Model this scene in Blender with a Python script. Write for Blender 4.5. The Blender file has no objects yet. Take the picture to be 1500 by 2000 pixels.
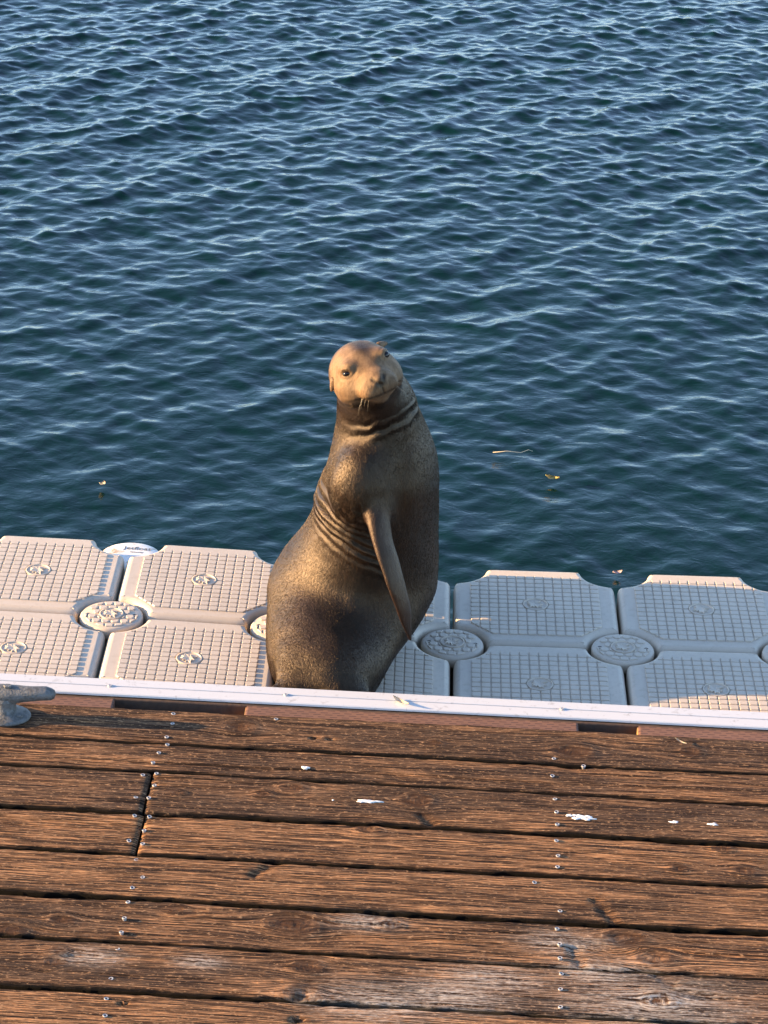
import bpy, bmesh, math, random
import numpy as np
from mathutils import Matrix, Vector

# ---------------------------------------------------------------- scene, camera, sky, sun, exposure
scene = bpy.context.scene
FT = 0.25                                   # height of the float tops above the water (m)
PITCH, ROLL, FPX = 0.4372311, 0.0377414, 5250.0
cam_d = bpy.data.cameras.new('camera'); cam = bpy.data.objects.new('camera', cam_d)
scene.collection.objects.link(cam); scene.camera = cam
cam_d.sensor_fit = 'VERTICAL'; cam_d.sensor_height = 36.0; cam_d.lens = FPX/2000*36.0
cam_d.clip_start = .1; cam_d.clip_end = 3000
_f = Vector((0, math.cos(PITCH), -math.sin(PITCH))); _up = Vector((0, math.sin(PITCH), math.cos(PITCH))); _ri = Vector((1, 0, 0))
_r2 = math.cos(ROLL)*_ri + math.sin(ROLL)*_up; _u2 = -math.sin(ROLL)*_ri + math.cos(ROLL)*_up
cam.matrix_world = Matrix(((_r2.x, _u2.x, -_f.x, -.21438), (_r2.y, _u2.y, -_f.y, -6.97802), (_r2.z, _u2.z, -_f.z, 3.66756 + FT), (0, 0, 0, 1)))

SUN_EL, SUN_YAW = math.radians(12.5), -0.0277      # low sun; its light travels along +X
world = bpy.data.worlds.new('World'); scene.world = world; world.use_nodes = True
nt = world.node_tree; bg = nt.nodes['Background']
sky = nt.nodes.new('ShaderNodeTexSky'); sky.sky_type = 'NISHITA'; sky.sun_disc = False
sky.sun_elevation = SUN_EL; sky.sun_rotation = math.radians(-90) - SUN_YAW
sky.air_density = 0.65; sky.dust_density = 0.3; sky.ozone_density = 1.0
tint = nt.nodes.new('ShaderNodeMix'); tint.data_type = 'RGBA'; tint.blend_type = 'MULTIPLY'; tint.inputs[0].default_value = 1.0
tint.inputs[7].default_value = (.95, .98, 1.05, 1)      # white balance of the whole sky
nt.links.new(sky.outputs[0], tint.inputs[6]); nt.links.new(tint.outputs[2], bg.inputs[0]); bg.inputs[1].default_value = 0.15
sun_d = bpy.data.lights.new('sun', 'SUN'); sun_d.energy = 4.8; sun_d.angle = math.radians(.55); sun_d.color = (1.0, .66, .32)
sun = bpy.data.objects.new('sun', sun_d); scene.collection.objects.link(sun)
_tr = Vector((math.cos(SUN_EL)*math.cos(SUN_YAW), math.cos(SUN_EL)*math.sin(SUN_YAW), -math.sin(SUN_EL)))
sun.rotation_euler = (-_tr).to_track_quat('Z', 'Y').to_euler(); sun.location = (-8, 0, 5)
scene.view_settings.view_transform = 'Standard'; scene.view_settings.look = 'None'
scene.view_settings.exposure = 1.97; scene.view_settings.gamma = 1.0
scene.render.engine = 'CYCLES'
scene.cycles.use_denoising = True; scene.cycles.max_bounces = 6
random.seed(7); rng = np.random.default_rng(11)

# ---------------------------------------------------------------- helpers
def link(o, parent=None):
    scene.collection.objects.link(o)
    if parent is not None: o.parent = parent
    return o
def tag(o, label=None, cat=None, group=None, kind=None):
    if label: o['label'] = label
    if cat: o['category'] = cat
    if group: o['group'] = group
    if kind: o['kind'] = kind
    return o
def empty(name, loc=(0, 0, 0), rz=0):
    o = bpy.data.objects.new(name, None); o.location = loc; o.rotation_euler = (0, 0, rz); o.empty_display_size = .05
    return link(o)
def mesh_np(name, V, F, smooth=True):
    """mesh from numpy verts and an (n,4) or (n,3) face array"""
    me = bpy.data.meshes.new(name); F = np.asarray(F); k = F.shape[1]
    me.vertices.add(len(V)); me.vertices.foreach_set('co', np.asarray(V, np.float32).ravel())
    me.loops.add(F.size); me.loops.foreach_set('vertex_index', F.ravel().astype(np.int32))
    me.polygons.add(len(F)); me.polygons.foreach_set('loop_start', np.arange(0, F.size, k, dtype=np.int32))
    me.polygons.foreach_set('use_smooth', np.full(len(F), smooth, bool))
    me.update(calc_edges=True); me.validate()
    return me
def attr(me, name, vals):
    a = me.attributes.new(name, 'FLOAT', 'POINT'); a.data.foreach_set('value', np.asarray(vals, np.float32))
def obj(name, me, mat, parent=None):
    o = bpy.data.objects.new(name, me)
    if mat is not None and len(me.materials) == 0: me.materials.append(mat)
    return link(o, parent)
def bm_obj(name, bm, mat, parent=None, smooth=False):
    bmesh.ops.recalc_face_normals(bm, faces=bm.faces)
    me = bpy.data.meshes.new(name); bm.to_mesh(me); bm.free()
    if smooth: me.polygons.foreach_set('use_smooth', np.ones(len(me.polygons), bool))
    return obj(name, me, mat, parent)
def loft(bm, rings, cap0=True, cap1=True, mi=0):
    """skin a list of closed rings (lists of 3-vectors)"""
    rv = [[bm.verts.new(p) for p in r] for r in rings]
    n = len(rv[0])
    for a, b in zip(rv, rv[1:]):
        for i in range(n):
            f = bm.faces.new((a[i], a[(i+1) % n], b[(i+1) % n], b[i])); f.material_index = mi
    if cap0: bm.faces.new(rv[0][::-1]).material_index = mi
    if cap1: bm.faces.new(rv[-1]).material_index = mi
    return rv
def ring(r, z, n=32, c=(0, 0)):
    return [(c[0] + r*math.cos(2*math.pi*i/n), c[1] + r*math.sin(2*math.pi*i/n), z) for i in range(n)]
def box(bm, x0, x1, y0, y1, z0, z1, bev=0.0):
    r = bmesh.ops.create_cube(bm, size=1.0, matrix=Matrix.Translation(((x0+x1)/2, (y0+y1)/2, (z0+z1)/2)) @ Matrix.Diagonal((x1-x0, y1-y0, z1-z0, 1)))
    if bev:
        es = {e for v in r['verts'] for e in v.link_edges}
        bmesh.ops.bevel(bm, geom=list(es), offset=bev, segments=2, affect='EDGES', profile=.6)
def tube(bm, pts, rad, n=6):
    pts = [Vector(p) for p in pts]; rings = []
    for i, p in enumerate(pts):
        t = (pts[min(i+1, len(pts)-1)] - pts[max(i-1, 0)]).normalized()
        a = t.cross(Vector((.31, .52, .79))).normalized(); b = t.cross(a)
        r = float(rad[i] if isinstance(rad, (list, tuple)) else rad)
        rings.append([p + r*(math.cos(2*math.pi*k/n)*a + math.sin(2*math.pi*k/n)*b) for k in range(n)])
    loft(bm, rings)
_perm = rng.random((256, 256))
def vnoise(x, y):
    """smooth value noise, -1..1"""
    xi = np.floor(x).astype(int); yi = np.floor(y).astype(int); fx = x - xi; fy = y - yi
    fx = fx*fx*(3 - 2*fx); fy = fy*fy*(3 - 2*fy)
    g = lambda a, b: _perm[a & 255, b & 255]
    return 2*((g(xi, yi)*(1-fx) + g(xi+1, yi)*fx)*(1-fy) + (g(xi, yi+1)*(1-fx) + g(xi+1, yi+1)*fx)*fy) - 1
def fbm(x, y, o=4):
    s = 0; a = .5
    for i in range(o): s = s + a*vnoise(x + 17.3*i, y + 31.7*i); x = x*2; y = y*2; a *= .5
    return s

# ---------------------------------------------------------------- node helpers
class N:
    def __init__(s, name):
        s.m = bpy.data.materials.new(name); s.m.use_nodes = True; s.t = s.m.node_tree
        s.b = s.t.nodes['Principled BSDF']
    def n(s, typ, **kw):
        x = s.t.nodes.new(typ)
        for k, v in kw.items(): setattr(x, k, v)
        return x
    def l(s, a, b): s.t.links.new(a, b)
    def set(s, **kw):
        for k, v in kw.items(): s.b.inputs[k.replace('_', ' ')].default_value = v
    def uv(s, scale): 
        t = s.n('ShaderNodeUVMap'); m = s.n('ShaderNodeMapping'); m.inputs['Scale'].default_value = scale
        s.l(t.outputs[0], m.inputs[0]); return m.outputs[0]
    def oc(s, scale=(1, 1, 1), kind='Object'):
        t = s.n('ShaderNodeTexCoord'); m = s.n('ShaderNodeMapping'); m.inputs['Scale'].default_value = scale
        s.l(t.outputs[kind], m.inputs[0]); return m.outputs[0]
    def noise(s, vec, scale, detail=4, rough=.55, dist=0):
        x = s.n('ShaderNodeTexNoise'); x.inputs['Scale'].default_value = scale; x.inputs['Detail'].default_value = detail
        x.inputs['Roughness'].default_value = rough; x.inputs['Distortion'].default_value = dist
        s.l(vec, x.inputs['Vector']); return x.outputs['Fac']
    def ramp(s, fac, stops, interp='LINEAR'):
        x = s.n('ShaderNodeValToRGB'); x.color_ramp.interpolation = interp
        e = x.color_ramp.elements
        while len(e) < len(stops): e.new(.5)
        for i, (p, c) in enumerate(stops):
            e[i].position = p; e[i].color = (c, c, c, 1) if isinstance(c, (int, float)) else (*c, 1)
        s.l(fac, x.inputs[0]); return x.outputs[0]
    def mix(s, fac, a, b, mode='MIX'):
        x = s.n('ShaderNodeMix', data_type='RGBA', blend_type=mode)
        for i, v in ((0, fac), (6, a), (7, b)):
            if isinstance(v, (int, float)): x.inputs[i].default_value = v if i == 0 else (v, v, v, 1)
            elif isinstance(v, tuple): x.inputs[i].default_value = (*v, 1)
            else: s.l(v, x.inputs[i])
        return x.outputs[2]
    def math(s, op, a, b=0, c=None, clamp=False):
        x = s.n('ShaderNodeMath', operation=op, use_clamp=clamp)
        for i, v in enumerate((a, b, c)):
            if v is None: continue
            if isinstance(v, (int, float)): x.inputs[i].default_value = v
            else: s.l(v, x.inputs[i])
        return x.outputs[0]
    def attr(s, name):
        x = s.n('ShaderNodeAttribute', attribute_name=name); return x.outputs['Fac']
    def bump(s, h, strength, dist, prev=None):
        x = s.n('ShaderNodeBump'); x.inputs['Strength'].default_value = strength; x.inputs['Distance'].default_value = dist
        s.l(h, x.inputs['Height'])
        if prev is not None: s.l(prev, x.inputs['Normal'])
        s.l(x.outputs[0], s.b.inputs['Normal']); return x.outputs[0]
    def col(s, c): s.l(c, s.b.inputs['Base Color'])
    def rough(s, c): s.l(c, s.b.inputs['Roughness'])

# ---------------------------------------------------------------- materials
def mat_water():
    k = N('water'); k.set(Base_Color=(.0003, .0135, .0084, 1), Roughness=.015, IOR=1.25)
    v = k.oc((1, 1, 1)); h = k.math('ADD', k.noise(k.oc((.75, 1, 1)), 16, 4, .55, 1.0), k.math('MULTIPLY', k.noise(k.oc((.6, 1, 1)), 46, 2, .5, .6), .22))
    k.bump(h, .34, .008); return k.m
def mat_plastic(name, base, dark, stain=.25):
    k = N(name); v = k.oc((1, 1, 1)); oi = k.n('ShaderNodeObjectInfo')
    big = k.noise(v, 5, 5, .65, .8); sm = k.noise(v, 55, 5, .7)
    c = k.mix(k.ramp(big, [(.35, 0), (.75, 1)]), base, tuple(.86*b for b in base))
    c = k.mix(k.math('MULTIPLY', k.ramp(sm, [(.52, 0), (.72, 1)]), stain), c, dark)
    spk = k.noise(v, 260, 2, .5); c = k.mix(k.math('MULTIPLY', k.ramp(spk, [(.68, 0), (.74, 1)]), .5), c, dark)
    c = k.mix(k.math('MULTIPLY', oi.outputs['Random'], .22), c, tuple(.78*b for b in base))
    k.col(c); k.rough(k.ramp(sm, [(.3, .42), (.7, .62)]))
    k.bump(k.noise(v, 420, 3, .6), .12, .002); return k.m
def mat_wood():
    k = N('weathered_wood'); oi = k.n('ShaderNodeObjectInfo'); rnd = oi.outputs['Random']
    def shifted(sc):
        u = k.uv((1, 1, 1)); add = k.n('ShaderNodeVectorMath', operation='ADD'); cmb = k.n('ShaderNodeCombineXYZ')
        k.l(k.math('MULTIPLY', rnd, 37.0), cmb.inputs[0]); k.l(k.math('MULTIPLY', rnd, 11.0), cmb.inputs[1])
        k.l(u, add.inputs[0]); k.l(cmb.outputs[0], add.inputs[1])
        m = k.n('ShaderNodeMapping'); m.inputs['Scale'].default_value = sc; k.l(add.outputs[0], m.inputs[0]); return m.outputs[0]
    s1 = k.noise(shifted((2.2, 95, 1)), 1, 4, .62, .5)
    s2 = k.noise(shifted((7, 290, 1)), 1, 3, .6, .3)
    s3 = k.noise(shifted((26, 560, 1)), 1, 3, .6)
    s4 = k.noise(shifted((1.6, 150, 1)), 1, 2, .5, .2)
    big = k.noise(shifted((2.0, 7, 1)), 1, 4, .6, .6)
    chip = k.noise(shifted((60, 170, 1)), 1, 4, .7)
    warm = k.mix(s1, (.74, .375, .165), (.52, .24, .100))
    grey = k.mix(s1, (.28, .160, .085), (.16, .090, .050))
    c = k.mix(k.ramp(k.math('ADD', big, k.math('MULTIPLY', k.math('SUBTRACT', rnd, .5), .42)), [(.42, 0), (.64, 1)]), warm, grey)
    c = k.mix(k.math('MULTIPLY', k.ramp(s2, [(.44, 1), (.55, 0)]), .92), c, (.032, .016, .009))
    c = k.mix(k.math('MULTIPLY', k.ramp(s1, [(.38, 1), (.47, 0)]), .9), c, (.020, .011, .007))
    c = k.mix(k.math('MULTIPLY', k.ramp(s3, [(.38, 1), (.52, 0)]), .7), c, (.055, .028, .015))
    c = k.mix(k.math('MULTIPLY', k.ramp(chip, [(.56, 0), (.63, 1)]), .65), c, (.66, .37, .18))
    line = k.math('ABSOLUTE', k.math('SUBTRACT', s4, .5)); c = k.mix(k.math('MULTIPLY', k.ramp(line, [(.012, 1), (.030, 0)]), .92), c, (.012, .007, .005))
    kn = k.attr('knot')
    c = k.mix(k.math('MULTIPLY', kn, .95, clamp=True), c, k.mix(s3, (.016, .009, .006), (.12, .056, .026)))
    c = k.mix(k.attr('mildew_shade'), c, (.004, .0033, .0026))  # mildewed plank sides, painted near-black so the gaps read as shade
    bl = k.attr('bleach')
    c = k.mix(k.math('MULTIPLY', bl, k.ramp(k.math('ADD', k.math('MULTIPLY', s2, .6), k.math('MULTIPLY', chip, .5)), [(.48, 0), (.66, 1)]), clamp=True), c, (.62, .53, .42))
    k.col(c); k.set(Roughness=.85); k.b.inputs['Specular IOR Level'].default_value = .10
    h = k.math('ADD', k.math('MULTIPLY', s2, 1.0), k.math('ADD', k.math('MULTIPLY', s3, .5), k.math('MULTIPLY', chip, .45)))
    k.bump(h, 1.0, .008); return k.m
def mat_treated():
    k = N('treated_lumber'); v = k.oc()
    g = k.noise(k.oc((5, 60, 60)), 1, 4, .6); big = k.noise(v, 6, 3)
    c = k.mix(g, (.24, .110, .056), (.15, .068, .036)); c = k.mix(k.ramp(big, [(.4, 0), (.8, .6)]), c, (.13, .065, .04))
    # the row of short knife slits pressed into pressure-treated lumber
    br = k.n('ShaderNodeTexBrick'); br.offset = .5; br.inputs['Scale'].default_value = 1
    br.inputs['Brick Width'].default_value = .030; br.inputs['Row Height'].default_value = .0115; br.inputs['Mortar Size'].default_value = .0
    t = k.n('ShaderNodeTexCoord'); sp = k.n('ShaderNodeSeparateXYZ'); k.l(t.outputs['Object'], sp.inputs[0])
    row = k.math('DIVIDE', sp.outputs[1], .0115); fl = k.math('FLOOR', row)
    px = k.math('FRACT', k.math('ADD', k.math('DIVIDE', sp.outputs[0], .032), k.math('MULTIPLY', fl, .41)))
    fy = k.math('FRACT', row)
    slit = k.math('MULTIPLY', k.math('LESS_THAN', k.math('ABSOLUTE', k.math('SUBTRACT', fy, .5)), .17), k.math('LESS_THAN', px, .62))
    k.t.nodes.remove(br)
    c = k.mix(k.math('MULTIPLY', slit, .75), c, (.055, .025, .016)); k.col(c); k.set(Roughness=.75)
    k.bump(k.math('SUBTRACT', k.math('MULTIPLY', g, .4), slit), .8, .003); return k.m
def mat_simple(name, c, rough, metal=0, noise=None, bump=None, spec=.5):
    k = N(name); k.set(Base_Color=(*c, 1), Roughness=rough, Metallic=metal); k.b.inputs['Specular IOR Level'].default_value = spec
    if noise:
        sc, c2, lo, hi = noise; v = k.oc(); k.col(k.mix(k.ramp(k.noise(v, sc, 5, .65, .5), [(lo, 0), (hi, 1)]), c, c2))
    if bump: k.bump(k.noise(k.oc(), bump[0], 4, .6), bump[1], bump[2])
    return k.m
def mat_fur():
    k = N('sea_lion_coat'); v1 = k.oc()
    tan = k.attr('tan'); nose = k.attr('nose'); wr = k.attr('mark_shade'); arm = k.attr('arm')
    big = k.noise(k.oc((1, 1, .7)), 6, 5, .6, .7); mid = k.noise(k.oc((1, 1, .5)), 30, 5, .68, .7); spot = k.noise(v1, 17, 4, .7, 1.2)
    hair = k.noise(k.oc((1, 1, .28)), 150, 5, .75, .5); hair2 = k.noise(k.oc((1, 1, .22)), 420, 2, .6)
    c = k.mix(k.ramp(big, [(.38, 0), (.62, 1)]), (.0155, .0072, .0034), (.0058, .0030, .0018))
    c = k.mix(k.math('MULTIPLY', k.ramp(mid, [(.50, 0), (.64, 1)]), .6), c, (.0055, .0034, .0024))
    c = k.mix(k.math('MULTIPLY', k.ramp(hair, [(.49, 0), (.62, 1)]), .75), c, (.033, .0155, .0068))
    c = k.mix(k.math('MULTIPLY', k.ramp(hair2, [(.36, 1), (.50, 0)]), .5), c, (.005, .0030, .0022))
    c = k.mix(k.math('MULTIPLY', k.ramp(spot, [(.64, 0), (.72, 1)]), .8), c, (.004, .0028, .0022))
    hc = k.mix(k.ramp(mid, [(.38, 0), (.62, 1)]), (.24, .142, .070), (.135, .076, .037))
    hc = k.mix(k.math('MULTIPLY', k.ramp(hair, [(.47, 0), (.62, 1)]), .5), hc, (.075, .042, .021))
    c = k.mix(tan, c, hc)
    c = k.mix(arm, c, k.mix(mid, (.036, .0150, .0085), (.014, .0075, .0055)))
    c = k.mix(k.math('MULTIPLY', wr, .85), c, (.004, .003, .0026))
    c = k.mix(nose, c, (.004, .0035, .0032))
    k.col(c); k.rough(k.math('SUBTRACT', k.math('ADD', k.ramp(mid, [(.3, .36), (.7, .48)]), k.math('MULTIPLY', tan, .16)), k.math('MULTIPLY', nose, .15))); k.b.inputs['Specular IOR Level'].default_value = .46
    k.b.inputs['Specular Tint'].default_value = (1, .74, .50, 1)
    n0 = k.bump(mid, .22, .005); n1 = k.bump(hair, .55, .004, n0); k.bump(hair2, .4, .0018, n1)
    return k.m
def mat_hair():
    k = N('guard_hair'); c = k.mix(k.attr('shade'), (.0050, .0024, .0013), (.026, .0115, .0048))
    c = k.mix(k.attr('tan'), c, k.mix(k.attr('shade'), (.110, .062, .030), (.29, .175, .088))); c = k.mix(k.math('MULTIPLY', k.attr('mark_shade'), .8), c, (.006, .004, .003))
    k.col(c); k.set(Roughness=.36); k.l(k.math('SUBTRACT', .45, k.math('MULTIPLY', k.attr('mark_shade'), .36)), k.b.inputs['Specular IOR Level']); k.b.inputs['Specular Tint'].default_value = (1, .72, .46, 1); return k.m
M = dict(hair=mat_hair(), water=mat_water(), plastic=mat_plastic('float_plastic', (.60, .49, .36), (.24, .18, .12)),
         white_pin=mat_simple('stained_white_plastic', (.72, .71, .66), .5, 0, (16, (.42, .26, .10), .52, .64)),
         wood=mat_wood(), treated=mat_treated(), fur=mat_fur(),
         joist=mat_simple('old_joist', (.10, .06, .038), .85, 0, (14, (.05, .032, .022), .4, .7), (60, .5, .004)),
         cutend=mat_simple('cut_timber', (.42, .24, .08), .8, 0, (60, (.30, .16, .06), .4, .7)),
         rail=mat_simple('white_rail', (.56, .55, .53), .5, 0, (45, (.33, .31, .28), .58, .76), spec=.3),
         galv=mat_simple('galvanised_iron', (.16, .158, .148), .62, .35, (60, (.075, .072, .064), .42, .68), (170, .7, .004)),
         screw=mat_simple('screw_steel', (.42, .40, .38), .5, .5), dark=mat_simple('dark_hole', (.01, .01, .01), .9),
         dropping=mat_simple('bird_dropping_white', (.82, .80, .75), .8, 0, (90, (.6, .57, .5), .5, .7)),
         ink=mat_simple('grey_ink', (.10, .10, .10), .6), leaf=mat_simple('dry_leaf', (.55, .45, .14), .6, 0, (50, (.35, .24, .08), .4, .7)),
         petal=mat_simple('pale_petal', (.70, .52, .48), .6), foam=mat_simple('pale_debris', (.70, .60, .45), .7), twig=mat_simple('pale_twig', (.50, .42, .28), .7),
         eye=mat_simple('eye_dark', (.006, .004, .003), .12, spec=.4), whisker=mat_simple('whisker_horn', (.26, .20, .12), .4))
# ---------------------------------------------------------------- water: one wind-rippled sheet out to the horizon
def build_water():
    n, L = 1024, 14.0
    kk = 2*np.pi*np.fft.fftfreq(n, L/n); KX, KY = np.meshgrid(kk, kk, indexing='ij'); K = np.hypot(KX, KY); K[0, 0] = 1
    r = np.random.default_rng(5)
    def spec(kp, d, spread, amp, lo=1e9):
        c = (KX*d[0] + KY*d[1])/K; D = np.where(c > 0, np.abs(c)**spread, 0) + .05
        return amp*K**-4.0*np.exp(-(kp/K)**2*1.2)*D*np.exp(-(K/lo)**2)
    P = spec(2*np.pi/.46, (.74, -.67), 9.0, 1.0) + spec(2*np.pi/.27, (-.66, -.75), 7.0, 1.0) + spec(2*np.pi/.17, (.15, -1), 2.0, .7) + spec(2*np.pi/1.2, (.80, -.60), 16.0, .16)
    P = P*np.exp(-(K/165.0)**2); P[0, 0] = 0
    A = np.sqrt(P)*(r.standard_normal((n, n)) + 1j*r.standard_normal((n, n)))
    h = np.fft.ifft2(A).real; sx = np.fft.ifft2(1j*KX*A).real; sy = np.fft.ifft2(1j*KY*A).real
    s = WAVE_SLOPE/np.sqrt((sx**2 + sy**2).mean())
    h = h*s; dx = np.fft.ifft2(1j*KX/K*A).real*s; dy = np.fft.ifft2(1j*KY/K*A).real*s
    def axis(a, b, st, far, g=1.16):
        m = list(np.arange(a, b, st)); d = st; lo = []; x = a
        while x > -far: d *= g; x -= d; lo.append(x)
        hi = []; x = m[-1]; d = st
        while x < far: d *= g; x += d; hi.append(x)
        return np.array(lo[::-1] + m + hi)
    xs = axis(-3.2, 2.8, .0145, 900); ys = axis(.40, 9.2, .0145, 900)
    X, Y = np.meshgrid(xs, ys, indexing='ij')
    fade = 1/(1 + (np.maximum(np.gradient(xs)[:, None], np.gradient(ys)[None, :])/.25)**2)
    def samp(a):
        u = (X/L*n) % n; v = (Y/L*n) % n; i = u.astype(int); j = v.astype(int); fu = u - i; fv = v - j
        i1 = (i + 1) % n; j1 = (j + 1) % n; i %= n; j %= n
        return ((a[i, j]*(1-fu) + a[i1, j]*fu)*(1-fv) + (a[i, j1]*(1-fu) + a[i1, j1]*fu)*fv)*fade
    fade = fade*(.42 + .68*np.clip((Y - .6)/6.0, 0, 1))      # calmer water in the lee of the floats
    V = np.stack([X + .85*samp(dx), Y + .85*samp(dy), samp(h)], -1)
    nx, ny = X.shape; I = np.arange(nx*ny).reshape(nx, ny)
    F = np.stack([I[:-1, :-1], I[1:, :-1], I[1:, 1:], I[:-1, 1:]], -1).reshape(-1, 4)
    o = obj('water', mesh_np('water', V.reshape(-1, 3), F), M['water']); tag(o, kind='structure')
WAVE_SLOPE = .185
build_water()

# ---------------------------------------------------------------- moulded plastic floats
NODE_X = [-2.0, -1.5, -1.0, -.5, 0.0, .5, 1.0, 1.5]
NODE_H = [.050, .048, .042, .028, -.004, .002, .008, .012]
FYAW = -.0086
def fxy(a, b):
    c, s = math.cos(FYAW), math.sin(FYAW); return a*c - b*s, a*s + b*c
def clip_poly(poly, nx, ny, d):
    """keep the side nx*x + ny*y <= d"""
    out = []
    for i, p in enumerate(poly):
        q = poly[(i+1) % len(poly)]; a = nx*p[0] + ny*p[1] - d; b = nx*q[0] + ny*q[1] - d
        if a <= 0: out.append(p)
        if a*b < 0: t = a/(a - b); out.append((p[0] + t*(q[0]-p[0]), p[1] + t*(q[1]-p[1])))
    return out
def pad(bm, poly, z0, z1, ins):
    if len(poly) < 3: return
    cx = sum(p[0] for p in poly)/len(poly); cy = sum(p[1] for p in poly)/len(poly)
    ar = abs(sum(poly[i][0]*poly[(i+1) % len(poly)][1] - poly[(i+1) % len(poly)][0]*poly[i][1] for i in range(len(poly))))/2
    if ar < 5e-5: return
    rad = max(math.hypot(p[0]-cx, p[1]-cy) for p in poly); k = max(.3, 1 - ins/rad)
    loft(bm, [[(x, y, z0) for x, y in poly], [(x, y, z0 + .6*(z1-z0)) for x, y in poly], [(cx + (x-cx)*k, cy + (y-cy)*k, z1) for x, y in poly]], cap0=False)
def leaf_outline(s=1.0):
    half = [(0, .92), (.10, .62), (.30, .70), (.24, .40), (.62, .52), (.56, .30), (.88, .16), (.50, -.06), (.58, -.34), (.22, -.24), (.06, -.30), (.05, -.78)]
    pts = half + [(-x, y) for x, y in half[::-1] if x != 0]
    a = 2.2
    return [(s*(x*math.cos(a) - y*math.sin(a)), s*(x*math.sin(a) + y*math.cos(a))) for x, y in pts]
def emblem(bm, r, z):
    # raised rim, sunk field, raised leaf with veins
    loft(bm, [ring(r, z - .003, 40), ring(r, z + .0022, 40), ring(r*.91, z + .0030, 40), ring(r*.885, z + .0002, 40)], cap0=False)
    lp = leaf_outline(r*.86)
    vs0 = [bm.verts.new((x, y, z + .0006)) for x, y in lp]; vs1 = [bm.verts.new((x*.92, y*.92, z + .0044)) for x, y in lp]; c = bm.verts.new((0, 0, z + .0018))
    for i in range(len(lp)):
        j = (i+1) % len(lp); bm.faces.new((vs0[i], vs0[j], vs1[j], vs1[i])); bm.faces.new((vs1[i], vs1[j], c))
def float_outline():
    h, R = .2462, .103; pts = []
    for q in range(4):
        c, s = [(1, 0), (0, 1), (-1, 0), (0, -1)][q]
        loc = [(h, -(.25 - R)*.5), (h, 0), (h, (.25 - R)*.5), (h, .25 - R - .010)]
        for k in range(9):
            a = math.radians(270 - 6 - (78)*k/8); loc.append((.25 + R*math.cos(a), .25 + R*math.sin(a)))
        loc.append((.25 - R - .010, h))
        pts += [(x*c - y*s, x*s + y*c) for x, y in loc]
    out = []
    for i in range(len(pts)):           # corner cutting rounds the lips of the notches
        p = pts[i]; q = pts[(i+1) % len(pts)]
        out += [(p[0]*.75 + q[0]*.25, p[1]*.75 + q[1]*.25), (p[0]*.25 + q[0]*.75, p[1]*.25 + q[1]*.75)]
    pts = out; out = []
    for i in range(len(pts)):
        p = pts[i]; q = pts[(i+1) % len(pts)]
        out += [(p[0]*.75 + q[0]*.25, p[1]*.75 + q[1]*.25), (p[0]*.25 + q[0]*.75, p[1]*.25 + q[1]*.75)]
    return out
def offset_poly(pts, d):
    out = []
    n = len(pts)
    for i in range(n):
        a = pts[i-1]; b = pts[(i+1) % n]; tx, ty = b[0]-a[0], b[1]-a[1]; l = math.hypot(tx, ty)
        out.append((pts[i][0] - d*ty/l, pts[i][1] + d*tx/l))
    return out
def float_meshes():
    o = float_outline(); bm = bmesh.new(); rings = []
    for z, d in ((-.40, .020), (-.385, .004), (-.36, 0), (-.15, 0), (-.12, .003), (-.09, 0), (-.022, 0), (-.013, .0022), (-.006, .0065), (-.0015, .0125), (0, .020)):
        rings.append([(x, y, z) for x, y in offset_poly(o, d)])
    rv = loft(bm, rings)
    body = bpy.data.meshes.new('float_body')
    bmesh.ops.triangulate(bm, faces=[f for f in bm.faces if len(f.verts) > 4]); bmesh.ops.recalc_face_normals(bm, faces=bm.faces)
    for f in bm.faces: f.smooth = len(f.verts) == 4
    bm.to_mesh(body); bm.free(); body.materials.append(M['plastic'])
    bm = bmesh.new(); P = .0280; g = .0029
    for i in range(14):
        for j in range(14):
            gy = .0044; x0, y0 = (i - 7)*P + g/2, (j - 7)*P + gy/2
            c = .0022; x1, y1 = x0 + P - g, y0 + P - gy
            poly = [(x0+c, y0), (x1-c, y0), (x1, y0+c), (x1, y1-c), (x1-c, y1), (x0+c, y1), (x0, y1-c), (x0, y0+c)]
            for sx in (-1, 1):
                for sy in (-1, 1): poly = clip_poly(poly, sx, sy, .324)
            m = math.hypot((x0+x1)/2, (y0+y1)/2)
            if m < .058 and poly:
                a = math.atan2((y0+y1)/2, (x0+x1)/2); poly = clip_poly(poly, -math.cos(a), -math.sin(a), -.0395)
            pad(bm, poly, -.001, .0042, .0016)
    tread = bpy.data.meshes.new('tread'); bmesh.ops.recalc_face_normals(bm, faces=bm.faces); bm.to_mesh(tread); bm.free(); tread.materials.append(M['plastic'])
    bm = bmesh.new(); emblem(bm, .038, .0024)
    em = bpy.data.meshes.new('float_emblem'); bmesh.ops.recalc_face_normals(bm, faces=bm.faces); bm.to_mesh(em); bm.free(); em.materials.append(M['plastic'])
    return body, tread, em
FB, FTREAD, FEM = float_meshes()
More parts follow.
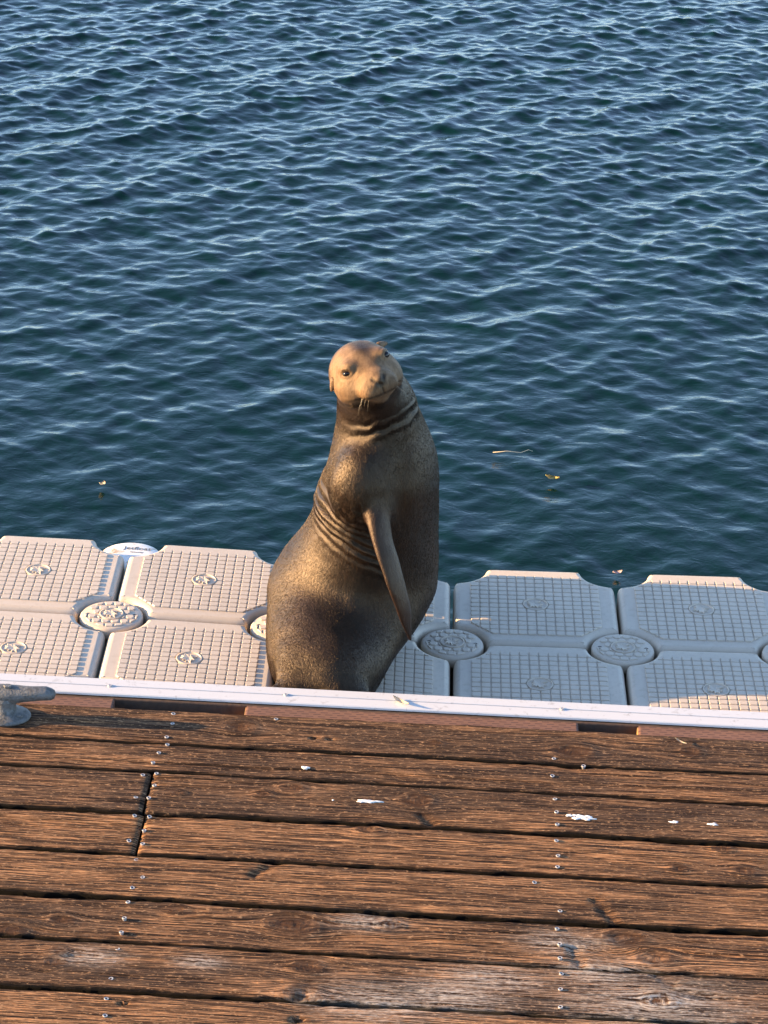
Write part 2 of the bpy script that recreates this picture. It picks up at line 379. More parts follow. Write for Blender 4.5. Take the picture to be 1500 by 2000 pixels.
for i in range(len(NODE_X) - 1):
    for row in (1, 0):
        x = (NODE_X[i] + NODE_X[i+1])/2; y = .25 if row else -.25
        wx, wy = fxy(x, y)
        t = empty('float_cube', (wx, wy, FT + (NODE_H[i] + NODE_H[i+1])/2), FYAW)
        t.rotation_euler = (random.uniform(-.006, .006), -math.atan2(NODE_H[i+1] - NODE_H[i], .5), FYAW)
        rw = 'far row by the open water' if row else 'row against the rail'
        nth = ('beside', 'second from', 'third from')
        if i == 3: lab = f'float cube mostly hidden under the sea lion, {rw}'
        elif i < 3: lab = f'sunlit beige float cube {nth[2 - i]} the sea lion, {rw}'
        else: lab = f'shaded grey float cube {nth[i - 4]} the sea lion, {rw}'
        tag(t, lab, 'float', 'plastic float cubes of the floating platform')
        obj('body', FB, None, t); obj('tread', FTREAD, None, t); e = obj('emblem', FEM, None, t)
        e.rotation_euler = (0, 0, random.uniform(-.3, .3))

def pin_meshes():
    R = .0925; bm = bmesh.new()
    loft(bm, [ring(.05, -.20, 48), ring(.05, -.045, 48), ring(R*.93, -.040, 48), ring(R, -.032, 48), ring(R, -.010, 48), ring(R*.985, -.005, 48), ring(R*.95, -.0015, 48), ring(R*.91, 0, 48)])
    for f in bm.faces: f.smooth = True
    body = bpy.data.meshes.new('pin_body'); bmesh.ops.recalc_face_normals(bm, faces=bm.faces); bm.to_mesh(body); bm.free(); body.materials.append(M['plastic'])
    bm = bmesh.new(); P = .0275; g = .004
    for i in range(-4, 4):
        for j in range(-3, 3):
            sh = .5 if j % 2 else 0
            x0, y0 = (i + sh)*P + g/2, j*P + g/2; x1, y1 = x0 + P - g, y0 + P - g
            c = .005; poly = [(x0+c, y0), (x1-c, y0), (x1, y0+c), (x1, y1-c), (x1-c, y1), (x0+c, y1), (x0, y1-c), (x0, y0+c)]
            for k in range(24): poly = clip_poly(poly, math.cos(k*math.pi/12), math.sin(k*math.pi/12), .0775) if poly else poly
            if not poly: continue
            m = math.hypot((x0+x1)/2, (y0+y1)/2); a = math.atan2((y0+y1)/2, (x0+x1)/2)
            if m < .055: poly = clip_poly(poly, -math.cos(a), -math.sin(a), -.039)
            if poly and abs((y0+y1)/2) < P and abs(abs((x0+x1)/2) - .068) < .012: continue
            if poly: pad(bm, poly, -.001, .0036, .003)
    tread = bpy.data.meshes.new('pin_tread'); bmesh.ops.recalc_face_normals(bm, faces=bm.faces); bm.to_mesh(tread); bm.free(); tread.materials.append(M['plastic'])
    bm = bmesh.new()
    loft(bm, [ring(.0062, .0012, 16), ring(.0058, .0016, 16), ring(.0050, -.004, 16)], cap0=False)
    hole = bpy.data.meshes.new('pin_hole'); bm.to_mesh(hole); bm.free(); hole.materials.append(M['dark'])
    return body, tread, hole
PB, PT, PH = pin_meshes()
for i in range(1, len(NODE_X) - 1):
    wx, wy = fxy(NODE_X[i], 0)
    t = empty('coupling_pin', (wx, wy, FT + NODE_H[i] - .004), FYAW)
    side = {1: 'beige round coupling disc between sunlit cubes, farthest from the sea lion', 2: 'beige round coupling disc between four sunlit cubes, whole in view',
            3: 'round coupling disc peeping out from the sunlit side of the sea lion', 4: 'grey round coupling disc in shade, nearest the sea lion',
            5: 'grey round coupling disc in shade, second from the sea lion', 6: 'grey round coupling disc in shade, third from the sea lion'}[i]
    tag(t, side, 'coupling disc', 'round discs locking the float cubes together')
    t.rotation_euler = (0, 0, FYAW + random.uniform(-.12, .12))
    obj('disc', PB, None, t); obj('tread', PT, None, t); e = obj('emblem', FEM, None, t); e.scale = (.94, .94, 1)
    for s in (-1, 1): h = obj('keyhole', PH, None, t); h.location = (s*.068, -.002, 0)
# the old white coupling at the outer edge, stained and printed
wx, wy = fxy(-1.0, .500)
t = empty('white_coupling', (wx, wy, FT - .010), FYAW)
tag(t, 'stained white plastic coupling with faded print at the water edge of the sunlit cubes', 'coupling')
bm = bmesh.new()
loft(bm, [ring(.055, -.25, 40), ring(.055, -.05, 40), ring(.090, -.045, 40), ring(.096, -.035, 40), ring(.096, -.012, 40), ring(.092, -.004, 40), ring(.084, 0, 40), ring(.05, .002, 40)])
b = bm_obj('disc', bm, M['white_pin'], t, True)
bm = bmesh.new(); loft(bm, [ring(.004, .0012, 12, (.012, -.048)), ring(.0035, .0035, 12, (.012, -.048)), ring(.0028, -.002, 12, (.012, -.048))], cap0=False); bm_obj('bolt_hole', bm, M['dark'], b)
def text_part(name, body, size, loc, parent, rz=0):
    cu = bpy.data.curves.new(name, 'FONT'); cu.body = body; cu.size = size; cu.align_x = 'CENTER'; cu.extrude = .0002
    o = bpy.data.objects.new(name, cu); scene.collection.objects.link(o); bpy.context.view_layer.update()
    me = bpy.data.meshes.new_from_object(o.evaluated_get(bpy.context.evaluated_depsgraph_get())); bpy.data.objects.remove(o)
    me.materials.clear(); me.materials.append(M['ink'])
    q = link(bpy.data.objects.new(name, me), parent); q.location = loc; q.rotation_euler = (0, 0, rz); return q
text_part('lettering', 'Jetfloat', .030, (.018, .030, .0026), b, -.05)
text_part('lettering', 'security', .013, (.018, .010, .0026), b, -.05)

# ---------------------------------------------------------------- wooden dock
DZ = FT + .12; DYAW = -.027656
dock = empty('wooden_dock', (0, 0, DZ), DYAW)
tag(dock, 'weathered brown plank dock edged with a white rail, sea lion beyond it', 'dock')
SCREWS = [[-0.732, -0.788], [-0.739, -0.86], [-0.733, -0.897], [-0.75, -0.941], [-0.759, -0.992], [-0.743, -1.05], [-0.777, -1.059], [-0.741, -1.109], [-0.781, -1.17], [-0.748, -1.17], [-0.773, -1.256], [-0.736, -1.255], [-0.741, -1.32], [-0.772, -1.373], [-0.737, -1.382], [-0.743, -1.459], [-0.718, -1.534], [-0.737, -1.581], [-0.739, -1.643], [-0.739, -1.71], [-0.738, -1.769], [-0.738, -1.838], [-0.74, -1.888], [-0.737, -1.956], [-0.737, -2.033], [-0.731, -2.096], [0.281, -0.801], [0.278, -0.868], [0.273, -0.955], [0.278, -1.074], [0.281, -1.136], [0.282, -1.195], [0.279, -1.267], [0.282, -1.336], [0.28, -1.387], [0.223, -1.465], [0.283, -1.584], [0.275, -1.658], [0.28, -1.722], [0.28, -1.778], [0.282, -1.841], [0.279, -1.902], [0.278, -1.971], [0.355, -0.897], [-0.736, -0.735], [-0.461, -0.735]]
KNOTS = [[-0.551, -0.789, 0.029], [0.33, -0.828, 0.035], [0.641, -0.796, 0.019], [-0.347, -1.696, 0.041], [-0.885, -1.726, 0.019], [-1.006, -1.79, 0.029], [-0.622, -1.658, 0.014], [0.433, -1.682, 0.032], [0.501, -1.753, 0.028], [-0.072, -1.114, 0.026], [-0.303, -1.979, 0.029], [-0.299, -1.869, 0.023], [-0.87, -1.861, 0.014], [-0.875, -1.902, 0.016], [0.739, -1.358, 0.017], [0.576, -1.363, 0.014], [-0.393, -1.084, 0.02], [-0.465, -1.121, 0.013], [-0.114, -1.674, 0.016], [-0.188, -1.261, 0.019], [-0.681, -1.138, 0.013], [-0.034, -0.82, 0.012], [0.69, -1.258, 0.017], [0.504, -1.924, 0.022], [-1.5, -1.3, .03], [1.3, -1.1, .03], [1.1, -1.7, .03], [-1.4, -1.9, .03]]
HOLES = [[-0.308, -2.071, 0.014], [-0.697, -2.047, 0.007], [-0.355, -0.823, 0.006], [-0.309, -0.824, 0.006]]
GOUGE = [[-0.455, -1.497, -0.398, -1.428], [0.369, -1.53, 0.411, -1.618], [-0.057, -1.18, -0.023, -1.225], [-0.302, -1.989, -0.288, -1.938], [0.509, -1.824, 0.531, -1.856], [0.322, -1.79, 0.312, -1.729]]
BLEACH = [[0.128, -1.879, 0.10], [0.492, -1.935, 0.17], [0.38, -1.826, 0.10], [-0.791, -1.874, 0.058], [-0.545, -1.871, 0.045], [-0.129, -1.992, 0.13], [0.031, -1.948, 0.12], [0.288, -1.71, 0.075], [-0.168, -1.668, 0.06]]
def edge(y0, bend):            # a plank edge that wanders a little along the board
    return lambda x: y0 + bend*np.sin(1.4*x + y0*9) + .0022*vnoise(x*5 + y0*71, x*0 + y0*13) + .0022*vnoise(x*19, x*0 + y0*57) + .0016*vnoise(x*55, x*0 + y0*91)
EDG = [(-.711, .006), (-.889, .008), (-1.041, .009), (-1.240, .006), (-1.427, .006), (-1.624, .007), (-1.810, .005), (-2.003, .003), (-2.196, .003), (-2.388, .003), (-2.580, .003), (-2.772, .003)]
GAPW = [.0, .005, .010, .012, .013, .015, .012, .014, .013, .013, .013, .013]
def plank_mesh(name, x0, x1, top, bot, seed, dxs=.011):
    nx = max(8, int((x1 - x0)/dxs)); ny = 46
    x = np.linspace(x0, x1, nx); T = top(x); B = bot(x)
    s = np.linspace(0, 1, ny); s = .5 - .5*np.cos(np.pi*s)*(.55 + .45*np.abs(np.cos(np.pi*s)))
    X = np.repeat(x[:, None], ny, 1); Y = B[:, None] + (T - B)[:, None]*s[None, :]
    v = Y.copy(); knot = np.zeros_like(X); Z = np.zeros_like(X)
    for kx, ky, kr in KNOTS:
        if not (B.min() - .03 < ky < T.max() + .03): continue
        d2 = ((X - kx)/(2.6*kr))**2 + ((Y - ky)/(1.9*kr))**2; v = v - .93*(v - ky)*np.exp(-d2*1.2)
    v = v + .004*vnoise(X*1.7 + seed*9, Y*9 + seed*5)
    gr = fbm(X*2.2 + seed*7.1, v*75 + seed*3.3, 2); fine = fbm(X*9 + seed, v*150, 2)
    Z += .0022*gr + .0016*fine + .0022*vnoise(X*.9 + seed*3, Y*3 + seed) + .0012*fbm(X*7 + seed*2, Y*14, 3)
    crack = np.clip(1 - np.abs(vnoise(X*.55 + seed*2.7, v*17 + seed*6.1))*11, 0, 1)*np.clip(vnoise(X*1.1 + seed, v*0 + seed) + .25, 0, 1)
    Z -= .0075*crack
    for kx, ky, kr in KNOTS:
        d = np.hypot((X - kx)/1.25, Y - ky)/kr
        if d.min() > 2: continue
        w = np.clip(1.35 - d, 0, 1)
        ringz = .5 + .5*np.cos(d*17 + 2*vnoise(X*60, Y*60))
        knot = np.maximum(knot, np.clip((1.12 - d)*3, 0, 1)*(.55 + .45*ringz)); knot = np.maximum(knot, .8*np.exp(-((d - 1.12)/.16)**2)); Z += np.clip(w*2, 0, 1)*(.0020 - .0026*ringz*np.clip(w*2, 0, 1))
        Z += .0025*np.exp(-((d - 1.25)/.35)**2)
    for hx, hy, hr in HOLES: Z -= .016*np.clip((1 - np.hypot(X - hx, Y - hy)/hr)*2.5, 0, 1)
    for ax, ay, bx, by in GOUGE:
        ab = np.array([bx - ax, by - ay]); L2 = ab@ab; t = np.clip(((X - ax)*ab[0] + (Y - ay)*ab[1])/L2, 0, 1)
        d = np.hypot(X - ax - t*ab[0], Y - ay - t*ab[1]) + .004*vnoise(X*90, Y*120)
        w = np.clip(1 - d/.017, 0, 1); Z -= .009*w**.7*(.6 + .4*vnoise(X*140, Y*40)); knot = np.maximum(knot, .6*(w > .1)*(.5 + .5*vnoise(X*150, Y*30)))
    ed = np.minimum(Y - B[:, None], T[:, None] - Y) + .0022*vnoise(X*38 + seed*5, Y*20)
    Z -= .0050*np.clip(1 - ed/.008, 0, 1)**2
    en = np.minimum(X - x0, x1 - X); Z -= .004*np.clip(1 - en/.008, 0, 1)**2
    Z += seed_h(seed)
    bl = np.zeros_like(X)
    for bx, by, br in BLEACH: bl = np.maximum(bl, np.exp(-((X - bx)/(br*1.15))**2 - ((Y - by)/(br*.55))**2))
    top_v = np.stack([X, Y, Z], -1).reshape(-1, 3)
    I = np.arange(nx*ny).reshape(nx, ny); F = [np.stack([I[:-1, :-1], I[1:, :-1], I[1:, 1:], I[:-1, 1:]], -1).reshape(-1, 4)]
    rim = np.concatenate([I[:, 0], I[-1, 1:], I[-2::-1, -1], I[0, -2:0:-1]])
    low = top_v[rim].copy(); low[:, 2] = -.040; low[:, 1] += .011*np.sign((T.mean() + B.mean())/2 - low[:, 1]); base = nx*ny; m = len(rim); R2 = base + np.arange(m)
    F.append(np.stack([rim, R2, np.roll(R2, -1), np.roll(rim, -1)], -1))
    C0 = base + m; V = np.concatenate([top_v, low]); 
    # underside
    a = R2[:nx]; bb = R2[nx + ny - 2: 2*nx + ny - 2][::-1]; F.append(np.stack([a[:-1], bb[:-1], bb[1:], a[1:]], -1))
    me = mesh_np(name, V, np.concatenate(F)); 
    kn = np.concatenate([knot.ravel(), np.zeros(m)]); attr(me, 'knot', kn); attr(me, 'mildew_shade', np.concatenate([(np.clip(1.5 - ed/.005, 0, 1)*.95).ravel(), np.ones(m)])); attr(me, 'bleach', np.concatenate([bl.ravel(), np.zeros(m)]))
    uvv = np.concatenate([np.stack([X, v], -1).reshape(-1, 2), np.stack([low[:, 0], low[:, 1] + .5], -1)])
    li = np.empty(len(me.loops), np.int32); me.loops.foreach_get('vertex_index', li)
    me.uv_layers.new(name='UVMap').data.foreach_set('uv', uvv[li].astype(np.float32).ravel())
    return me
def seed_h(s): return .0016*math.sin(s*12.9)
def screw_mesh():
    bm = bmesh.new()
    loft(bm, [ring(.0030, -.012, 12), ring(.0054, .000, 12), ring(.0058, .0012, 12), ring(.0052, .0018, 12), ring(.0027, .0014, 12)], cap1=False)
    loft(bm, [ring(.0027, .0014, 12), ring(.0022, -.0010, 12)], cap0=False, mi=1)
    me = bpy.data.meshes.new('screw'); bmesh.ops.recalc_face_normals(bm, faces=bm.faces); bm.to_mesh(me); bm.free()
    me.materials.append(M['screw']); me.materials.append(M['dark']); return me
SCM = screw_mesh()
PX0, PX1 = -2.45, 2.15
for r in range(len(EDG) - 1):
    top = edge(EDG[r][0] - GAPW[r]/2, EDG[r][1]*.5); bot = edge(EDG[r+1][0] + GAPW[r+1]/2, EDG[r+1][1]*.5)
    spans = [(PX0, PX1)]
    if r in (2, 3): j = -.754 + .006*(r == 3); spans = [(PX0, j - .003), (j + .003, PX1)]
    for k, (a, b_) in enumerate(spans):
        seed = 1 + r*1.7 + k*.61
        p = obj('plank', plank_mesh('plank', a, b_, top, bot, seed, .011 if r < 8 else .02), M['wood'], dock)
        for sx, sy in SCREWS:
            if a <= sx < b_ and EDG[r+1][0] <= sy < EDG[r][0]:
                s = obj('screw', SCM, None, p); s.location = (sx, sy, seed_h(seed) + .0014); s.rotation_euler = (random.uniform(-.15, .15), random.uniform(-.15, .15), 0)
        for jx in (-1.77, 1.305):
            if a <= jx < b_:
                for q in (.2, .5, .8):
                    s = obj('screw', SCM, None, p); s.location = (jx + random.uniform(-.012, .012), EDG[r][0] + q*(EDG[r+1][0] - EDG[r][0]), seed_h(seed) + .0014)
for jx in (-1.77, -.745, .28, 1.305):
    bm = bmesh.new(); box(bm, jx - .045, jx + .045, -2.74, -.66, -.19, -.041); bm_obj('joist', bm, M['joist'], dock)
bm = bmesh.new(); box(bm, PX0, PX1, -2.79, -2.745, -.20, -.043); bm_obj('rim_beam', bm, M['joist'], dock)
# outer beam, spacer blocks and the white edge rail
bm = bmesh.new(); box(bm, PX0, PX1, -.650, -.572, -.17, -.009, .004); bm_obj('fascia_beam', bm, M['joist'], dock)
for a, b_ in ((PX0, -.903), (-.548, .347), (.507, PX1)):
    bm = bmesh.new(); box(bm, a, b_, -.7095, -.640 - .013, -.085, -.006, .006); o = bm_obj('spacer_block', bm, M['treated'], dock)
    bm = bmesh.new(); box(bm, a - .0015, a + .0005, -.7055, -.658, -.080, -.010); bm_obj('cut_end', bm, M['cutend'], o)
bm = bmesh.new(); box(bm, PX0, PX1, -.600, -.02 - .60, -.16, -.155); bm.free()
prof = [(-.560, -.040), (-.5625, .0015), (-.5655, .0050), (-.6030, .0055), (-.6036, .0025), (-.6072, .0025), (-.6078, .0050), (-.6400, .0025), (-.6425, .0000), (-.6430, -.0055), (-.5700, -.0065), (-.5700, -.040)]
bm = bmesh.new(); loft(bm, [[(x, y, z) for y, z in prof] for x in np.linspace(PX0, PX1, 40)]); rail = bm_obj('edge_rail', bm, M['rail'], dock)
bm = bmesh.new(); loft(bm, [ring(.0075, -.001, 14), ring(.0072, .0012, 14), ring(.0045, .0030, 14), ring(.002, .0024, 14)]); rs = bpy.data.meshes.new('rail_screw'); bm.to_mesh(rs); bm.free(); rs.materials.append(M['screw'])
for x in (-1.66, -.923, -.444, .304, 1.05, 1.7): s = obj('screw', rs, None, rail); s.location = (x, -.606, .0055)
# cleat bolted to the first plank
cl = empty('dock_cleat', (0, 0, 0)); cl.location = (-1.179*math.cos(DYAW) + .795*math.sin(DYAW), -1.179*math.sin(DYAW) - .795*math.cos(DYAW), DZ + .002); cl.rotation_euler = (0, 0, DYAW); cl.scale = (.97, .88, .9)
tag(cl, 'grey galvanised iron mooring cleat bolted to the weathered planks', 'cleat')
bm = bmesh.new(); hr = []
for x, r, z in ((-.142, .004, .083), (-.139, .012, .083), (-.131, .0175, .0825), (-.115, .0205, .085), (-.07, .0225, .080), (-.03, .027, .077), (0, .029, .076), (.03, .027, .077), (.07, .0225, .080), (.115, .0205, .085), (.131, .0175, .0825), (.139, .012, .083), (.142, .004, .083)):
    hr.append([(x, r*1.12*math.cos(2*math.pi*k/20), z + r*math.sin(2*math.pi*k/20)) for k in range(20)])
loft(bm, hr); bm_obj('horn', bm, M['galv'], cl, True)
bm = bmesh.new(); pr = []
for r, z in ((.068, 0), (.070, .004), (.069, .008), (.062, .013), (.045, .018), (.034, .026), (.031, .040), (.033, .055), (.036, .070)): pr.append([(1.05*r*math.cos(2*math.pi*k/28), .92*r*math.sin(2*math.pi*k/28), z) for k in range(28)])
loft(bm, pr); bm_obj('pedestal', bm, M['galv'], cl, True)
bm = bmesh.new(); loft(bm, [ring(.012, .098, 6), ring(.012, .1075, 6), ring(.010, .109, 6)]); bm_obj('bolt', bm, M['galv'], cl).location = (.012, -.004, -.001)
bm = bmesh.new(); loft(bm, [ring(.009, .010, 6), ring(.009, .019, 6), ring(.007, .020, 6)]); bm_obj('bolt', bm, M['galv'], cl).location = (.046, -.02, 0)
# ---------------------------------------------------------------- sea lion field (pure numpy)
SL_Z  = np.array([-.02, .0,   .03,  .07,  .12,  .18,  .25,  .33,  .41,  .49,  .57,  .65,  .72,  .77,  .81,  .85,  .89,  .93])
SL_CX = np.array([-.37,-.365, -.352,-.332,-.314,-.299,-.281,-.253,-.238,-.234,-.224,-.224,-.231,-.239,-.247,-.254,-.257,-.258])
SL_RX = np.array([ .10, .130, .160, .196, .224, .241, .228, .198, .180, .173, .159, .143, .123, .106, .092, .074, .056, .03])
SL_CY = np.array([-.18,-.18, -.16, -.130,-.09, -.055,-.035,-.035,-.055,-.085,-.112,-.115,-.112,-.115,-.125,-.145,-.160,-.17])
SL_RY = np.array([ .14, .18,  .215, .235, .235, .225, .215, .215, .210, .205, .185, .165, .145, .130, .118, .104, .080, .04])
HC = np.array([-.289, -.205, .902])                      # centre of the skull
def _n(v): v = np.array(v, float); return v/np.linalg.norm(v)
_r = np.array([1, 0, 0.]); _t = _n([.01, -.93, .37]); _u = np.cross(_t, _r)*1.0
_u = _n(_u if _u[2] > 0 else -_u)
HM = _n(.26*_r - .01*_u + .95*_t)                         # muzzle axis
HE = .877*_r + .419*_u - .234*_t; HE = _n(HE - HM*(HE@HM))  # across the eyes
HU = np.cross(HM, HE); HU = HU if HU[2] > 0 else -HU      # crown
def hp(m, e, u): return HC + m*HM + e*HE + u*HU

def smin(a, b, k):
    h = np.clip(.5 + .5*(b - a)/k, 0, 1)
    return b + (a - b)*h - k*h*(1 - h)
def spline(zq, zs, vs):
    # smooth (Catmull-Rom) interpolation over uneven knots
    i = np.clip(np.searchsorted(zs, zq) - 1, 0, len(zs) - 2)
    h = zs[i+1] - zs[i]; t = np.clip((zq - zs[i])/h, 0, 1)
    d = np.gradient(vs, zs)
    return ((2*t**3 - 3*t**2 + 1)*vs[i] + (t**3 - 2*t**2 + t)*h*d[i] + (-2*t**3 + 3*t**2)*vs[i+1] + (t**3 - t**2)*h*d[i+1])
def ellipsoid(P, c, axes, r):
    d = [P[0] - c[0], P[1] - c[1], P[2] - c[2]]
    q = 0; g = 0
    for a, rr in zip(axes, r):
        s = d[0]*a[0] + d[1]*a[1] + d[2]*a[2]
        q = q + (s/rr)**2; g = g + (s/rr**2)**2
    q = np.sqrt(q); return q*(q - 1)/np.maximum(np.sqrt(g), 1e-6)
def capsule(P, a, b, ra, rb):
    a = np.array(a); b = np.array(b); ab = b - a; L2 = ab@ab
    d = [P[i] - a[i] for i in range(3)]
    t = np.clip((d[0]*ab[0] + d[1]*ab[1] + d[2]*ab[2])/L2, 0, 1)
    q = np.sqrt((d[0] - t*ab[0])**2 + (d[1] - t*ab[1])**2 + (d[2] - t*ab[2])**2)
    return q - (ra + (rb - ra)*t)
def blade(P, pts, wax, w, th):
    # flattened limb along a polyline; wax = wide axis, w / th = half width / half thickness at each point
    m_ = 4*(len(pts) - 1) + 1; u_ = np.arange(len(pts)).astype(float); q_ = np.linspace(0, len(pts) - 1, m_)
    rs = lambda a: spline(q_, u_, np.array(a, float))
    C = np.stack([rs([p[k] for p in pts]) for k in range(3)], 1); w = rs(w); th = rs(th)
    T = np.gradient(C, axis=0); T /= np.linalg.norm(T, axis=1)[:, None]
    W = np.array(wax, float)[None] - T*(T@np.array(wax, float))[:, None]; W /= np.linalg.norm(W, axis=1)[:, None]; Nn = np.cross(T, W)
    bd = None
    for i in range(m_ - 1):
        ab = C[i+1] - C[i]; L2 = ab@ab
        d = [P[k] - C[i][k] for k in range(3)]
        t = np.clip((d[0]*ab[0] + d[1]*ab[1] + d[2]*ab[2])/L2, 0, 1)
        q = (d[0] - t*ab[0])**2 + (d[1] - t*ab[1])**2 + (d[2] - t*ab[2])**2
        if bd is None: bd, bu = q, i + t
        else:
            m = q < bd; bd = np.where(m, q, bd); bu = np.where(m, i + t, bu)
    ip = lambda a: np.interp(bu, np.arange(m_), a)
    d = [P[k] - ip(C[:, k]) for k in range(3)]
    p = d[0]*ip(W[:, 0]) + d[1]*ip(W[:, 1]) + d[2]*ip(W[:, 2]); n = d[0]*ip(Nn[:, 0]) + d[1]*ip(Nn[:, 1]) + d[2]*ip(Nn[:, 2])
    o = d[0]*ip(T[:, 0]) + d[1]*ip(T[:, 1]) + d[2]*ip(T[:, 2])
    ww, tt = ip(w), ip(th)
    m = np.sqrt((p/ww)**2 + (n/tt)**2 + (o/tt)**2); g = np.sqrt((p/ww**2)**2 + (n/tt**2)**2 + (o/tt**2)**2)
    return m*(m - 1)/np.maximum(g, 1e-4)

FLIP = dict(pts=[(-.238,-.290,.545), (-.216,-.352,.470), (-.182,-.395,.385), (-.156,-.405,.310), (-.140,-.398,.245), (-.128,-.385,.185)],
            wax=(.62, .76, .05), w=[.036,.036,.033,.028,.019,.005], th=[.026,.019,.0125,.0095,.0070,.0042])
FAR  = dict(pts=[(-.22,.02,.46), (-.20,.15,.40), (-.19,.26,.27), (-.20,.29,.10), (-.24,.33,.024), (-.33,.36,.018)],  # unseen far flipper, widened into a wall to shade the far floats
            wax=(.15, 1, .3), w=[.08,.09,.14,.155,.13,.05], th=[.05,.045,.032,.024,.016,.008])
HIND1 = dict(pts=[(-.36,-.36,.08), (-.31,-.45,.05), (-.22,-.50,.026), (-.10,-.505,.020), (-.02,-.50,.014)],
            wax=(.1, .6, .25), w=[.07,.055,.035,.032,.02], th=[.05,.035,.018,.014,.008])
HIND2 = dict(pts=[(-.42,-.36,.08), (-.45,-.45,.05), (-.52,-.49,.026), (-.62,-.50,.020), (-.70,-.50,.014)],
            wax=(-.1, .6, .25), w=[.07,.05,.035,.032,.02], th=[.05,.03,.018,.014,.008])

def sl_field(x, y, z):
    """signed field on broadcast arrays x, y, z (z above the float top)"""
    z1 = np.clip(z, SL_Z[0], SL_Z[-1])
    cx, rx, cy, ry = (spline(z1, SL_Z, v) for v in (SL_CX, SL_RX, SL_CY, SL_RY))
    q = np.sqrt(((x - cx)/rx)**2 + ((y - cy)/ry)**2)
    g = np.sqrt(((x - cx)/rx**2)**2 + ((y - cy)/ry**2)**2)
    f = q*(q - 1)/np.maximum(g, 1e-3)
    f = np.maximum(f, -(z - SL_Z[0])) ; f = np.maximum(f, z - SL_Z[-1])
    P = (x, y, z)
    # hip and tail end, towards the dock
    f = smin(f, ellipsoid(P, (-.350,-.330,.050), np.eye(3), (.140,.150,.125)), .10)
    f = smin(f, ellipsoid(P, (-.408,-.22,.08), np.eye(3), (.105,.15,.12)), .08)
    f = smin(f, ellipsoid(P, (-.33,-.01,.08), np.eye(3), (.15,.16,.15)), .05)  # unseen bulge on the far side, added to block stray sun
    # shoulder swelling round the near flipper root
    f = smin(f, ellipsoid(P, (-.280,-.245,.575), np.eye(3), (.085,.080,.125)), .035)
    # nape and throat under the head
    f = smin(f, capsule(P, HC - .01*HM, (-.250,-.125,.79), .078, .097), .04)
    f = smin(f, capsule(P, hp(.02,.02,-.05), (-.222,-.155,.76), .050, .082), .035)
    # head
    ax = np.array([HM, HE, HU])
    h = ellipsoid(P, hp(0,0,.0), ax, (.106,.087,.084))
    h = smin(h, capsule(P, hp(.050,0,-.012), hp(.112,0,-.028), .070, .047), .03)
    for s in (-1, 1):
        h = smin(h, ellipsoid(P, hp(.120, s*.026, -.036), ax, (.032,.029,.025)), .014)
        h = smin(h, ellipsoid(P, hp(.070, s*.047, .038), ax, (.030,.020,.014)), .02)     # brow
        h = smin(h, ellipsoid(P, hp(.045, s*.060, -.030), ax, (.050,.032,.042)), .03)    # cheek
    h = smin(h, ellipsoid(P, hp(.146, 0, -.020), ax, (.016,.018,.013)), .012)            # nose pad
    h = smin(h, capsule(P, hp(.03,0,-.052), hp(.104,0,-.060), .048, .025), .006)         # lower jaw
    f = smin(f, h, .022)
    return f
def sl_limbs(x, y, z):
    P = (x, y, z)
    return blade(P, **FLIP), blade(P, **FAR), smin(blade(P, **HIND1), blade(P, **HIND2), .02)

def surface_nets(v, xs, ys, zs):
    s = v < 0
    c = np.zeros(tuple(n - 1 for n in v.shape), np.int8)
    for i in (0, 1):
        for j in (0, 1):
            for k in (0, 1):
                c += s[i:s.shape[0]-1+i, j:s.shape[1]-1+j, k:s.shape[2]-1+k]
    act = (c > 0) & (c < 8)
    idx = np.full(c.shape, -1, np.int32); I, J, K = np.nonzero(act); idx[I, J, K] = np.arange(len(I))
    acc = np.zeros((len(I), 3)); cnt = np.zeros(len(I))
    cor = [(i, j, k) for i in (0, 1) for j in (0, 1) for k in (0, 1)]
    for a in cor:
        for ax in range(3):
            if a[ax]: continue
            b = list(a); b[ax] = 1
            va = v[I+a[0], J+a[1], K+a[2]]; vb = v[I+b[0], J+b[1], K+b[2]]
            m = (va < 0) != (vb < 0); t = np.where(m, va/np.where(m, va - vb, 1), 0)
            p = np.tile(np.array(a, float), (len(I), 1)); p[:, ax] += t
            acc += p*m[:, None]; cnt += m
    p = acc/cnt[:, None] + np.stack([I, J, K], 1)
    V = np.stack([np.interp(p[:, k], np.arange(len(g)), g) for k, g in enumerate((xs, ys, zs))], 1)
    F = []
    for ax in range(3):
        sl0 = [slice(1, -1)]*3; sl1 = [slice(1, -1)]*3
        sl0[ax] = slice(0, -1); sl1[ax] = slice(1, None)
        a = s[tuple(sl0)]; b = s[tuple(sl1)]
        off = [1, 1, 1]; off[ax] = 0
        I, J, K = np.nonzero(a != b); inside = a[I, J, K]
        g = np.stack([I + off[0], J + off[1], K + off[2]], 1)
        u, w = [(1, 2), (2, 0), (0, 1)][ax]
        q = []
        for du, dw in ((-1, -1), (0, -1), (0, 0), (-1, 0)):
            h = g.copy(); h[:, u] += du; h[:, w] += dw; q.append(idx[h[:, 0], h[:, 1], h[:, 2]])
        q = np.stack(q, 1); q[~inside] = q[~inside][:, ::-1]; F.append(q)
    F = np.concatenate(F); F = F[(F >= 0).all(1)]
    return V, F

